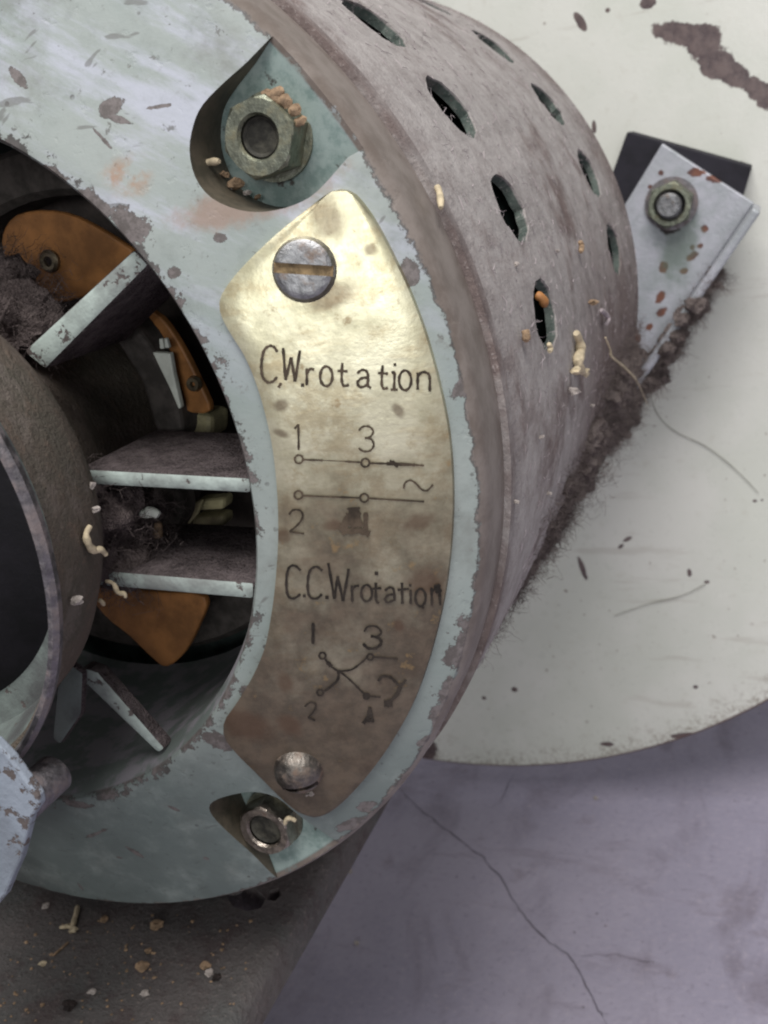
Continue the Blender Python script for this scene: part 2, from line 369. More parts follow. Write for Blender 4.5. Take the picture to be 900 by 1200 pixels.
def m_zinc():
    g = G('rust_pitted_zinc'); n1 = g.noise(7, 5, .6); n2 = g.noise(26, 5, .65, seed=1); n3 = g.noise(90, 3, .6); nz = g.noise(30, 5, .6, seed=2)
    col = g.mix(n1.ss(.35, .65), srgb(178, 178, 187), srgb(158, 162, 166)); col = g.mix(n2.ss(.5, .7)*.4, col, srgb(140, 146, 150))
    wB = -2.56; L = []
    for (x, y, a, b, an) in ((815, 202, 12, 6, -10), (837, 210, 10, 5, -15), (775, 203, 4, 4, 0), (762, 219, 3, 3, 0), (777, 314, 6, 8, 0), (811, 301, 9, 5, 30), (826, 267, 5, 5, 0), (773, 348, 6, 9, -30), (775, 366, 9, 6, 40), (761, 383, 5, 5, 0), (746, 388, 4, 5, 0), (748, 396, 5, 8, 20), (821, 288, 4, 4, 0), (811, 290, 3, 3, 0), (801, 318, 6, 4, 0)):
        L.append(g.spot(on_w(x, y, wB), a/400, b/400, an, nz, .6, .12))
    col = g.mix(MIXMAX(L), col, g.mix(n2.ss(.4, .6), srgb(120, 80, 66), srgb(92, 66, 62)))
    col = g.mix(g.spot(on_w(797, 282, wB), .06, .15, -14, nz, .4, .5)*.6, col, srgb(96, 112, 98))
    col = g.mix(g.spot(on_w(784, 266, wB), .035, .026, 0, nz, .3, .2), col, srgb(46, 38, 36))
    g.bump(n3*.4+n2*.5, .4, .003); return g.out(col, n2*.3+.38, .35, .5)

MAT = dict(face=m_face(), brass=m_brass(), dust=m_dust(), disc=m_disc(), floor=m_floor(), base=m_base(), hub=m_hub(), zinc=m_zinc(),
    spoke=m_paint('grimy_spoke_paint', srgb(176, 188, 182), srgb(152, 164, 160), srgb(100, 93, 93), .57, 0, .6),
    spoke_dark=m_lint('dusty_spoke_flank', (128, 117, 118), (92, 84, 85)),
    cup=m_paint('grimy_cup_paint', srgb(120, 130, 126), srgb(104, 112, 110), srgb(70, 66, 68), .6, 5, .7),
    strap=m_paint('chipped_strap_paint', srgb(140, 148, 160), srgb(124, 134, 146), srgb(100, 94, 96), .55, 3, .3),
    nut=m_steel('weathered_nut', (150, 154, 138), .42, (112, 108, 86), .45), nutlow=m_steel('worn_bright_nut', (170, 160, 150), .36, (92, 76, 66), .34, 2),
    screw=m_steel('dull_screw', (158, 158, 160), .36, (128, 104, 84), .42, 4), screwlow=m_steel('grimy_screw', (128, 122, 116), .42, (112, 94, 82), .42, 6),
    rim=m_steel('dull_rim', (138, 134, 138), .45, (116, 106, 106), .5, 7),
    slot=m_plain('slot_dirt', (150, 128, 96), .9, .4, 40), hole=m_plain('threaded_hole', (70, 68, 60), .7, .5, 50),
    black=m_plain('black_grease', (24, 22, 27), .55, .3, 12, .25), core=m_plain('dark_stator', (80, 71, 67), .7, .35, 14, .4), coreg=m_plain('green_stator', (70, 84, 80), .55, .35, 20, .4),
    winding=m_plain('winding_sleeve', (86, 80, 77), .8, .3, 25), orange=m_plain('orange_fibre_board', (178, 122, 70), .55, .28, 9, .4),
    yellow=m_plain('yellowed_block', (176, 168, 130), .6, .3, 14), scrap_and_light=m_plain('white_scrap_and_light', (226, 230, 220), .6, .1, 20), copper=m_plain('eyelet_metal', (150, 138, 116), .4, .4, 30, .5, .8),  # one white for the plastic scrap and the painted flecks of light
    rubber=m_plain('black_rubber', (38, 36, 44), .75, .25, 8, .3), ink=m_plain('engraved_ink', (88, 76, 64), .75, .4, 20, .2), inkd=m_plain('darker_ink', (62, 55, 50), .8, .4, 20, .2),  # lettering on the lower plate gets the darker ink
    lint=m_lint('brown_lint', (130, 118, 116), (98, 88, 88)), lintp=m_plain('pale_lint', (186, 174, 177), .95, .2, 20, .05), lintd=m_lint('dark_lint', (154, 142, 138), (122, 110, 107)),
    shaving=m_plain('pale_husk', (206, 190, 160), .7, .18, 60, .3), crumb=m_plain('tan_crumb', (164, 138, 112), .8, .3, 60, .2), crumbp=m_plain('pale_crumb', (182, 172, 166), .7, .2, 60, .3), dark=m_plain('dark_speck', (52, 44, 42), .9, .3, 30), hair=m_plain('grey_hair', (128, 124, 112), .6, .2, 30),
    crack=m_plain('crack_dirt', (104, 96, 106), .95, .3, 20, .05))

# ------------------------------------------------------------------ the setting: floor
VF = -H/S
fl = MB(); fl.add([(-14, VF, 14), (14, VF, 14), (14, VF, -22), (-14, VF, -22)], [(0, 1, 2, 3)])
floor = fl.build('floor', MAT['floor'], smooth=0, recalc=False); tag(floor, 'purple grey worn concrete floor with a long crack', None, kind='structure')
def crack(pts, w0):
    P = []
    for (a, b) in zip(pts[:-1], pts[1:]):
        n = max(2, int(math.hypot(b[0]-a[0], b[1]-a[1])/5))
        for i in range(n):
            t = i/n; P.append((a[0]+(b[0]-a[0])*t+random.uniform(-1.3, 1.3), a[1]+(b[1]-a[1])*t+random.uniform(-1.3, 1.3)))
    P.append(pts[-1])
    q = [on_v(x, y, VF+.004) for x, y in P]; hw = [w0*random.uniform(.35, 1.0)*(1 if 2 < i < len(q)-3 else .3) for i in range(len(q))]
    b = MB(); b.ribbon(q, hw, (0, 1, 0)); o = b.build('crack', MAT['crack'], smooth=0); o.parent = floor; o.location = (0, 0, 0); return o
crack([(465, 922), (500, 955), (540, 985), (566, 1005), (588, 1030), (605, 1060), (625, 1085), (645, 1105), (668, 1120), (690, 1160), (712, 1202)], .0026)
crack([(668, 1120), (720, 1118), (775, 1130)], .0014)
crack([(606, 902), (594, 920), (588, 940), (572, 946)], .0016)

# ------------------------------------------------------------------ the white disc
WD = -2.732
b = MB(); b.lathe([(0, WD), (1.2, WD), (2.2, WD), (2.335, WD), (2.346, WD-.01), (2.346, WD-.03), (2.33, WD-.035), (0, WD-.035)], 256)
disc = b.build('round_plate', MAT['disc'], smooth=40)
tag(disc, 'large white enamelled round metal plate with rusty edge and chipped paint behind the motor', 'plate')

# ------------------------------------------------------------------ rubber pad and angle bracket
WB = -2.56
pad = [on_w(x, y, WB-.03) for x, y in ((735, 154), (881, 195), (850, 300), (690, 280))]
b = MB(); b.prism(pad, (0, 0, WD-(WB-.03)+.002)); o = b.build('rubber_pad', MAT['rubber'], smooth=0, bevel=.006, origin=(1.1, .4, WD))
tag(o, 'square black rubber pad clamped behind the zinc angle bracket', 'rubber pad')
br = empty('angle_bracket', .9, -.05, WB, 'rust pitted zinc angle bracket bolted over the black pad', 'bracket'); br['base'] = .05*S
br.location = W(0, -.05, 0)
fl_px = [(776, 168), (884, 238), (700, 505), (610, 440)]
P = [on_w(x, y, WB) for x, y in fl_px]
b = MB(); b.prism(P, (0, 0, -.028)); b.build('flange', MAT['zinc'], br, 0, bevel=.006)
e0, e1 = P[1], P[2]; dirn = (e1-e0)/np.linalg.norm(e1-e0); nn = np.cross(dirn, [0, 0, 1.0]);
if np.dot(nn, P[0]-e0) > 0: nn = -nn
b = MB(); b.prism([e0, e1, e1+nn*.03, e0+nn*.03], (0, 0, .22))
lip = b.build('lip', MAT['zinc'], br, 0, bevel=.008); lip.location.y += .026*S
def hexnut(b, c, r, h, n, rot=0.0, bore=.55, w0=None):
    c = np.array(c, float)
    prof = []
    ring = lambda rr, ww, k=6: [(c[0]+rr*math.cos(rot+2*PI*i/k), c[1]+rr*math.sin(rot+2*PI*i/k), ww) for i in range(k)]
    w = c[2]; k = 24
    def hx(rr, ww, rnd):
        out = []
        for i in range(k):
            a = 2*PI*i/k; t = (a % (PI/3))-PI/6
            R = rr*math.cos(PI/6)/math.cos(t); R = min(R, rnd)
            out.append((c[0]+R*math.cos(a+rot), c[1]+R*math.sin(a+rot), ww))
        return out
    rings = [hx(r, w, 9), hx(r, w+h*.80, 9), hx(r, w+h*.93, r*.96), hx(r, w+h, r*.87), [(c[0]+r*(bore+.06)*math.cos(2*PI*i/k+rot), c[1]+r*(bore+.06)*math.sin(2*PI*i/k+rot), w+h) for i in range(k)],
             [(c[0]+r*bore*math.cos(2*PI*i/k+rot), c[1]+r*bore*math.sin(2*PI*i/k+rot), w+h*.88) for i in range(k)]]
    vs = [p for R in rings for p in R]; fs = []
    for j in range(len(rings)-1):
        for i in range(k):
            i2 = (i+1) % k; fs.append((j*k+i, j*k+i2, (j+1)*k+i2, (j+1)*k+i))
    b.add(vs, fs)
def disc_dome(b, c, r, h, nrm, rings=6, n=28, flat=.0):
    nrm = np.array(nrm, float); nrm /= np.linalg.norm(nrm); a = np.cross(nrm, [0, 1, 0]); a /= np.linalg.norm(a); e = np.cross(nrm, a); c = np.array(c, float)
    vs = [c+nrm*h]; fs = []
    for j in range(1, rings+1):
        t = j/rings; z = h*math.sqrt(max(0, 1-(max(0, t-flat)/(1-flat))**2))
        for i in range(n): q = 2*PI*i/n; vs.append(c+nrm*z+r*t*(math.cos(q)*a+math.sin(q)*e))
    for i in range(n): fs.append((0, 1+i, 1+(i+1) % n))
    for j in range(rings-1):
        for i in range(n): i2 = (i+1) % n; fs.append((1+j*n+i, 1+(j+1)*n+i, 1+(j+1)*n+i2, 1+j*n+i2))
    b.add(vs, fs)
c = on_w(785, 240, WB+.06)
b = MB(); b.lathe([(.02, 0), (.092, 0), (.092, .012), (.02, .012)], 32); b.v = [(x+c[0], y+c[1], z+WB) for x, y, z in b.v]; b.build('washer', MAT['rim'], br, 30)
b = MB(); hexnut(b, (c[0], c[1], WB+.012), .082, .06, 6, .3, .62); nt = b.build('nut', MAT['nut'], br, 25)
b = MB(); b.lathe([(0, .105), (.036, .105), (.042, .098), (.042, .0)], 24); b.v = [(x+c[0], y+c[1], z+WB) for x, y, z in b.v]
o = b.build('bolt', MAT['screw'], br, 30)

# ------------------------------------------------------------------ raised base plate with a slotted hole
VB = -1.2
bs = empty('base_frame', -.4, VF, 0, 'dusty brown steel base plate strewn with crumbs under the motor', 'base frame'); bs['base'] = 0.0
bs.location = (0, 0, 0)
b = MB()
prof = [(-1.5, VB), (.325, VB), (.345, VB-.004), (.36, VB-.016), (.367, VB-.034), (.367, VB-.10), (-1.5, VB-.10)]
b.prism([(x, y, 2.4) for x, y in prof], (0, 0, -4.3))
pl = b.build('top_plate', MAT['base'], bs, 40); pl.location = (0, 0, H)
sl = MB(); pts = []
for (x, y) in ((262, 1040), (280, 1034), (300, 1040), (312, 1052), (306, 1064), (290, 1068), (272, 1062)):
    q = on_v(x, y, VB); pts.append((q[0], VB+.05, q[2]))
sl.prism(pts, (0, -.3, 0)); ct = sl.build('cutter', MAT['dark'], None, 0); cut(pl, ct)
sl = MB(); pts = []
for (x, y) in ((316, 1044), (326, 1040), (330, 1048), (322, 1056), (312, 1054)):
    q = on_v(x, y, VB); pts.append((q[0], VB+.05, q[2]))
sl.prism(pts, (0, -.3, 0)); ct = sl.build('cutter', MAT['dark'], None, 0); cut(pl, ct); shade(pl, 40)
for w0 in (1.6, -1.2):
    b = MB(); b.box((-1.0, (VB-.1+VF)/2, w0), (.5, VB-.1-VF, .5)); o = b.build('leg', MAT['base'], bs, 0, bevel=.02); o.location = (0, 0, H)
b = MB(); b.box((-.25, -1.09, -1.0), (.9, .22-.004, 1.2)); o = b.build('saddle', MAT['base'], bs, 0, bevel=.02); o.location = (0, 0, H)

# ------------------------------------------------------------------ the motor
mo = empty('electric_motor', 0, -1.0, 0, 'old pale green electric motor with dusty slotted drum and brass rotation plate', 'motor'); mo['base'] = 1.0*S
# end bell: conical face with a round opening, spot-faced pockets round the nuts
prof = [(1.0, -.26), (1.004, -.15), (1.0, -.128), (.992, -.1165)]
for i in range(1, 12): r = .992+(.667-.992)*i/12; prof.append((r, cone_w(r)))
prof += [(.664, cone_w(.664)), (.655, -.004), (.648, -.013), (.632, -.06), (.612, -.50), (.63, -.52), (.90, -.52), (.95, -.26)]
b = MB(); b.lathe(prof, 320, closed=True); bell = b.build('end_bell', MAT['face'], mo, 30)
def pocket(px, an):
    dx, dy = math.cos(math.radians(an)), math.sin(math.radians(an))
    P = [on_face(x, y) for x, y in px]; P = [(p[0], p[1], -.119-.17*(1.0-(p[0]*dx+p[1]*dy))) for p in P]
    b = MB(); b.prism(P, (0, 0, .5)); c = b.build('cutter', MAT['face'], None, 0); c.parent = mo; c.location = (0, 0, mo['base']); cut(bell, c)
def smooth_poly(pts, n=4):
    out = []; k = len(pts)
    for i in range(k):
        p0, p1, p2, p3 = [np.array(pts[(i+j-1) % k], float) for j in range(4)]
        for s in range(n):
            t = s/n; out.append(tuple(.5*((2*p1)+(-p0+p2)*t+(2*p0-5*p1+4*p2-p3)*t*t+(-p0+3*p1-3*p2+p3)*t**3)))
    return out
def smooth_line(pts, n=4):
    pts = [np.array(p, float) for p in pts]; k = len(pts); out = []
    for i in range(k-1):
        p0, p1, p2, p3 = pts[max(i-1, 0)], pts[i], pts[i+1], pts[min(i+2, k-1)]
        for s in range(n):
            t = s/n; out.append(.5*((2*p1)+(-p0+p2)*t+(2*p0-5*p1+4*p2-p3)*t*t+(-p0+3*p1-3*p2+p3)*t**3))
    out.append(pts[-1]); return out
WF = -.138
pocket([tuple(p) for p in smooth_line([(320, 40), (290, 72), (262, 97), (238, 122), (227, 145), (222, 176), (229, 208), (248, 232), (280, 246), (312, 248), (345, 240), (372, 224), (408, 184)], 3)] + [(520, 120), (420, -60)], 35.5)
pocket([tuple(p) for p in smooth_line([(324, 1030), (297, 1002), (268, 976), (249, 956), (246, 943), (262, 934), (295, 928), (325, 935), (352, 957), (400, 990)], 3)] + [(440, 1040), (360, 1110)], -54.6)
shade(bell, 30)
# nuts on studs
for (x, y, rr, hh, bore, mt, rot) in ((302, 161, .062, .060, .50, 'nut', .2), (309, 975, .058, .055, .58, 'nutlow', .5)):
    c = on_w(x, y, WF+hh)
    b = MB(); b.lathe([(.02, 0), (rr*1.06, 0), (rr*1.06, .01), (.02, .01)], 32); b.v = [(p[0]+c[0], p[1]+c[1], p[2]+WF) for p in b.v]
    b.build('washer', MAT['nut'], mo, 30)
    b = MB(); hexnut(b, (c[0], c[1], WF+.008), rr, hh-.008, 6, rot, bore); nut = b.build('nut', MAT[mt], mo, 25)
    b = MB(); b.lathe([(0, hh*.80), (rr*bore*.75, hh*.80), (rr*bore*.9, hh*.86), (rr*bore*1.04, hh*.8), (rr*bore*1.04, 0)], 24); b.v = [(p[0]+c[0], p[1]+c[1], p[2]+WF) for p in b.v]
    s = b.build('stud', MAT['hole'], mo, 30); s.parent = nut; s.location = (0, 0, 0)
# brass plate, following the cone
left = smooth_line([(398, 222), (385, 226), (360, 245), (320, 278), (285, 312), (264, 338), (257, 355), (260, 372), (272, 394), (287, 418), (301, 452), (312, 490), (320, 530), (325, 580), (326, 630), (323, 680), (318, 720), (310, 760), (295, 795), (276, 826), (263, 845), (263, 864), (276, 882), (300, 906), (330, 936), (350, 952), (368, 958)], 6)
right = smooth_line([(398, 222), (412, 226), (425, 240), (440, 262), (460, 300), (478, 338), (495, 382), (508, 425), (518, 466), (526, 510), (530, 560), (530, 610), (526, 660), (520, 702), (510, 746), (497, 790), (483, 826), (465, 860), (440, 897), (410, 932), (385, 953), (368, 958)], 6)
def resample(L, n):
    L = np.array(L); d = np.r_[0, np.cumsum(np.hypot(*np.diff(L, axis=0).T))]; t = np.linspace(0, d[-1], n)
    return np.c_[np.interp(t, d, L[:, 0]), np.interp(t, d, L[:, 1])]
NR, NC = 90, 16; Lr, Rr = resample(left, NR), resample(right, NR)
vs = []; fs = []
for i in range(NR):
    for j in range(NC+1):
        t = j/NC; x, y = Lr[i]*(1-t)+Rr[i]*t; e = min(i, NR-1-i)
        vs.append(on_face(x, y, .014 if 0 < j < NC and e > 0 else .011))
for i in range(NR-1):
    for j in range(NC): a = i*(NC+1)+j; fs.append((a, a+1, a+NC+2, a+NC+1))
loop = [i*(NC+1) for i in range(NR)] + [i*(NC+1)+NC for i in range(NR-2, 0, -1)]
n0 = len(vs); vs += [np.array(vs[i])-np.array([0, 0, .02]) for i in loop]; k = len(loop)
for i in range(k): j = (i+1) % k; fs.append((loop[i], loop[j], n0+j, n0+i))
b = MB(); b.add(vs, fs); bm_plate = b.build('nameplate', MAT['brass'], mo, 40)
bmx = bmesh.new(); bmx.from_mesh(bm_plate.data); bmesh.ops.remove_doubles(bmx, verts=bmx.verts, dist=1e-7); bmesh.ops.recalc_face_normals(bmx, faces=bmx.faces); bmx.to_mesh(bm_plate.data); bmx.free(); shade(bm_plate, 40)
FN = lambda q: np.array([q[0]/math.hypot(q[0], q[1])*.318, q[1]/math.hypot(q[0], q[1])*.318, .948])
# plate screws
for (x, y, rr, hh, mt, an, flat, sm) in ((357, 316, .049, .020, 'screw', -8, .75, 'slot'), (350, 902, .046, .036, 'screwlow', 4, .1, 'screwlow')):
    c = on_face(x, y, .012); nrm = FN(c)
    b = MB(); disc_dome(b, c, rr, hh, nrm, 8, 32, flat); sc = b.build('screw', MAT[mt], mo, 50)
    a = np.array([math.cos(math.radians(an)), math.sin(math.radians(an)), 0]); a -= nrm*np.dot(a, nrm); a /= np.linalg.norm(a); e = np.cross(nrm, a)
    dy = 0 if mt == 'screw' else -.016
    b = MB(); c2 = c+e*dy; L = rr*(.93 if mt == 'screw' else .75); hw = .0075 if mt == 'screw' else .005
    zc = hh*(.99 if mt == 'screw' else .80)
    b.prism([c2-a*L-e*hw, c2+a*L-e*hw, c2+a*L+e*hw, c2-a*L+e*hw], nrm*.2); b.v = [tuple(np.array(p)+nrm*(zc-.012)) for p in b.v]
    ct = b.build('cutter', MAT['dark'], None, 0); ct.parent = mo; ct.location = (0, 0, mo['base']); cut(sc, ct); shade(sc, 40)
    b = MB(); b.prism([c2-a*L*.97-e*hw*1.1, c2+a*L*.97-e*hw*1.1, c2+a*L*.97+e*hw*1.1, c2-a*L*.97+e*hw*1.1], nrm*.004); b.v = [tuple(np.array(p)+nrm*(zc-.010)) for p in b.v]
    o = b.build('slot', MAT[sm if mt == 'screw' else 'dark'], mo, 0); o.parent = sc; o.location = (0, 0, 0)
# lettering stamped in the plate
OFF = .0165
def strokes(name, origin, sc, L, width, mat):
    b = MB()
    for s in L:
        wd = width
        if isinstance(s, dict): wd = s['w']; s = s['p']
        if len(s) == 3 and not isinstance(s[0], tuple):              # ring (cx, cy, r) or (cx, cy, (rx, ry))
            cx, cy, r = s; rx, ry = r if isinstance(r, tuple) else (r, r)
            pts = [(cx+rx*math.cos(2*PI*i/18), cy+ry*math.sin(2*PI*i/18)) for i in range(19)]
        else: pts = [tuple(p) for p in (smooth_line(s, 4) if len(s) > 2 else smooth_line(s, 6))]
        q = [on_face(origin[0]+x/sc, origin[1]+y/sc, OFF) for x, y in pts]
        hw = [wd/690/2*(1+.22*math.sin(i*2.1+pts[0][0])) for i in range(len(q))]
        nrm = FN(q[len(q)//2]); b.ribbon(q, hw, nrm)
    o = b.build(name, MAT[mat], mo, 0, recalc=False); o.parent = bm_plate; o.location = (0, 0, 0); return o
def dot(x, y, r): return {'p': [(x-r, y), (x+r, y+.01)], 'w': r*.55}
tag(strokes('lettering', (290, 380), 3.6, [
    [(125, 118), (112, 97), (92, 92), (70, 110), (60, 150), (58, 190), (65, 225), (85, 245), (108, 241), (124, 222)], [(142, 248), (130, 268)],
    [(150, 100), (160, 236)], [(160, 236), (184, 140)], [(184, 140), (200, 242)], [(200, 242), (221, 110)], dot(232, 257, 7),
    [(250, 186), (250, 258)], [(250, 208), (264, 189), (281, 192)], (332, 220, (26, 42)), [(400, 163), (397, 232), (406, 260), (428, 256)], [(380, 197), (422, 199)],
    [(463, 208), (482, 193), (503, 200), (509, 225), (508, 258), (521, 270)], [(508, 226), (482, 228), (464, 246), (474, 265), (498, 260), (508, 246)],
    [(570, 173), (566, 248), (575, 272), (593, 268)], [(550, 206), (593, 209)], [(608, 207), (620, 207), (618, 274)], [(604, 276), (634, 276)], dot(622, 171, 6), (665, 237, (26, 42)),
    [(718, 204), (718, 277)], [(718, 222), (736, 203), (760, 207), (769, 226), (769, 284)]], 2.9, 'ink'), 'C.W. rotation stamped in dark letters')
strokes('wiring_diagram', (310, 480), 3.913, [
    [(138, 88), (155, 68)], [(155, 68), (156, 186)], [(432, 97), (450, 79), (480, 79), (498, 100), (486, 124), (460, 131)], [(460, 131), (488, 136), (501, 162), (485, 188), (455, 192), (431, 177)],
    (157, 228, 19), [(178, 230), (266, 233)], {'p': [(266, 233), (368, 238)], 'w': 1.0}, [(368, 238), (440, 242)], (462, 244, 19), [(484, 246), (560, 248)], {'p': [(560, 248), (690, 254)], 'w': 3.6}, [(690, 254), (732, 257)], {'p': [(572, 240), (590, 246), (615, 258)], 'w': 5},
    [(638, 362), (645, 336), (670, 325), (695, 340), (720, 366), (746, 371), (773, 344)], (155, 392, 19), [(176, 395), (436, 405)], (457, 405, 19), [(478, 407), (732, 422)],
    [(112, 482), (130, 461), (164, 463), (175, 490), (155, 525), (115, 560)], [(115, 560), (181, 569)],
    {'p': [(408, 448), (412, 480), (425, 540)], 'w': 13}, {'p': [(392, 480), (370, 530), (352, 560)], 'w': 9}, {'p': [(352, 560), (430, 556)], 'w': 7}, {'p': [(464, 472), (462, 575)], 'w': 5}, {'p': [(430, 552), (482, 572)], 'w': 7}], 2.2, 'ink')
tag(strokes('lettering', (310, 640), 3.913, [
    [(165, 112), (140, 90), (115, 96), (102, 130), (100, 190), (109, 230), (135, 240), (165, 220)], dot(182, 228, 7), [(265, 113), (240, 95), (213, 106), (200, 140), (198, 200), (210, 235), (240, 240), (263, 220)], dot(286, 235, 8),
    [(292, 78), (320, 242)], [(320, 242), (335, 138)], [(335, 138), (360, 252)], [(360, 252), (386, 104)], [(400, 180), (402, 256)], [(402, 198), (416, 184), (434, 182)], (468, 216, (25, 38)), [(510, 168), (511, 246), (526, 262)], [(494, 196), (536, 193)], dot(513, 125, 8),
    [(552, 205), (572, 190), (592, 200), (596, 252)], [(594, 222), (570, 224), (552, 242), (564, 258), (592, 248)], [(630, 168), (632, 265)], [(610, 201), (662, 196)], [(670, 200), (670, 266)], dot(668, 180, 6), (715, 236, (24, 40)),
    [(715, 275), (732, 284)], [(765, 190), (768, 272)], [(768, 208), (798, 188), (806, 272)], {'p': [(790, 175), (800, 215)], 'w': 7}], 2.9, 'inkd'), 'C.C.W. rotation stamped in dark letters')
strokes('wiring_diagram', (310, 720), 4.5, [
    {'p': [(256, 45), (255, 156)], 'w': 3.6}, [(525, 92), (545, 65), (590, 65), (616, 95), (592, 116), (560, 115)], {'p': [(560, 115), (600, 124), (616, 150), (586, 178), (545, 178), (520, 154)], 'w': 3.6},
    (305, 218, 17), [(320, 235), (345, 270), (385, 298)], {'p': [(330, 250), (352, 275)], 'w': 5}, [(385, 298), (455, 293), (510, 255), (540, 228)], (557, 225, 16), [(575, 225), (703, 236)], {'p': [(390, 300), (386, 344), (350, 380), (315, 405)], 'w': 3.4}, (293, 413, 16),
    [(395, 300), (450, 345), (500, 395), (526, 420)], (537, 432, 15), {'p': [(528, 432), (548, 432)], 'w': 5}, [(555, 432), (612, 437)], {'p': [(600, 352), (620, 328), (660, 330), (690, 355), (715, 375), (746, 344)], 'w': 3.4}, {'p': [(715, 380), (700, 420), (650, 470)], 'w': 5}, {'p': [(630, 470), (675, 470)], 'w': 10},
    [(212, 487), (240, 465), (270, 475), (260, 510), (230, 545)], [(230, 545), (267, 560)], {'p': [(556, 490), (548, 540), (520, 575)], 'w': 5}, {'p': [(556, 490), (572, 568)], 'w': 3}, {'p': [(530, 560), (578, 562)], 'w': 4}], 2.5, 'inkd')
# drum with ventilation slots
RC = 1.011
b = MB(); b.lathe([(1.012, -.262), (1.012, -.295), (1.004, -.306), (1.004, -.325), (RC, -.34), (RC, -2.06), (1.0, -2.1), (.92, -2.1), (.92, -2.06), (.988, -2.03), (.988, -.35), (.98, -.262)], 256, closed=True)
drum = b.build('drum', MAT['dust'], mo, 30)
cb = MB()
for (w0, a0) in ((-.672, 7.8), (-1.66, 8.7)):
    for kx in range(14):
        an = math.radians(a0+12.45*kx); pts = []
        for i in range(26):
            q = 2*PI*i/26; ta = .072*math.cos(q); tw = .094*math.sin(q)
            ta += random.uniform(-.004, .004); tw += random.uniform(-.008, .008)
            pts.append((.9*math.cos(an)-ta*math.sin(an), .9*math.sin(an)+ta*math.cos(an), w0+tw))
        cb.prism(pts, (.25*math.cos(an), .25*math.sin(an), 0))
ct = cb.build('cutter', MAT['dust'], None, 0); ct.parent = mo; ct.location = (0, 0, mo['base']); cut(drum, ct); shade(drum, 30)
# stator inside: core, winding ring, boards
b = MB(); b.lathe([(.60, -.62), (.93, -.62), (.945, -.64), (.945, -1.95), (.2, -1.95)], 96); b.build('stator_core', MAT['coreg'], mo, 30)
b = MB(); b.lathe([(.0, -.66), (.6, -.66)], 64); b.build('rotor_face', MAT['core'], mo, 30)
b = MB(); b.lathe([(.48, -.66), (.48, -.54), (.495, -.52), (.575, -.52), (.59, -.54), (.59, -.66)], 96); b.build('winding', MAT['winding'], mo, 30)
b = MB(); b.lathe([(.22, -.64), (.22, -.52), (.30, -.50), (.32, -.64)], 96); b.build('bearing_sleeve', MAT['core'], mo, 30)
def plate_px(name, px, w, t, mat, parent=mo, bevel=.006):
    b = MB(); b.prism([on_w(x, y, w) for x, y in px], (0, 0, -t)); return b.build(name, MAT[mat], parent, 0, bevel=bevel)
ob = plate_px('insulation_board', smooth_poly([(2, 275), (18, 252), (60, 247), (105, 262), (165, 306), (120, 340), (62, 356), (34, 346), (16, 326), (4, 300)], 3), -.34, .02, 'orange')
q = on_w(58, 306, -.335)
b = MB(); b.lathe([(.008, .0), (.010, .006), (.017, .008), (.022, .003), (.022, -.006)], 24); b.v = [(p[0]+q[0], p[1]+q[1], p[2]-.335) for p in b.v]; o = b.build('eyelet', MAT['copper'], mo, 40); o.parent = ob; o.location = (0, 0, 0)
b = MB(); b.lathe([(0, .0015), (.010, .0015)], 20); b.v = [(p[0]+q[0], p[1]+q[1], p[2]-.337) for p in b.v]; o = b.build('eyelet_hole', MAT['dark'], mo, 0); o.parent = ob; o.location = (0, 0, 0)
ob = plate_px('insulation_board', smooth_poly([(165, 360), (188, 372), (210, 402), (232, 445), (246, 482), (214, 480), (207, 450), (200, 415), (186, 388)], 3), -.33, .02, 'orange')
q = on_w(227, 450, -.325)
b = MB(); b.lathe([(.004, .0), (.006, .006), (.013, .006), (.016, -.004)], 20); b.v = [(p[0]+q[0], p[1]+q[1], p[2]-.325) for p in b.v]; o = b.build('eyelet', MAT['copper'], mo, 40); o.parent = ob; o.location = (0, 0, 0)
plate_px('insulation_board', smooth_poly([(105, 690), (180, 694), (240, 700), (232, 735), (216, 765), (195, 782), (178, 772), (150, 745), (122, 722)], 3), -.30, .02, 'orange')
plate_px('insulation_board', [(200, 628), (262, 620), (262, 648), (196, 642)], -.36, .02, 'orange')
plate_px('terminal_block', [(210, 482), (248, 487), (247, 516), (208, 511)], -.36, .08, 'yellow', bevel=.012)
plate_px('terminal_block', [(226, 588), (262, 584), (262, 598), (225, 600)], -.38, .05, 'yellow', bevel=.01)
plate_px('terminal_block', [(226, 606), (262, 604), (262, 618), (222, 618)], -.38, .05, 'yellow', bevel=.01)
plate_px('insulating_tape', [(196, 622), (226, 588), (238, 586), (232, 602), (208, 630)], -.355, .01, 'yellow', bevel=.003)
plate_px('light_fleck', [(178, 413), (199, 414), (203, 438), (212, 478), (209, 480), (199, 456)], -.285, .015, 'scrap_and_light', bevel=.003)  # white slips drawn in for light showing through from behind
plate_px('light_fleck', [(186, 397), (190, 397), (192, 409), (187, 409)], -.285, .01, 'scrap_and_light', bevel=.002)
plate_px('light_fleck', [(192, 396), (195, 397), (198, 408), (193, 408)], -.285, .01, 'scrap_and_light', bevel=.002)
plate_px('lead_sheath', smooth_poly([(128, 385), (150, 376), (185, 420), (207, 470), (212, 514), (186, 512), (166, 450), (142, 410)], 3), -.30, .12, 'winding', bevel=.01)
plate_px('lead_sheath', smooth_poly([(178, 574), (206, 576), (214, 600), (206, 622), (192, 634), (178, 630)], 3), -.26, .06, 'winding', bevel=.01)
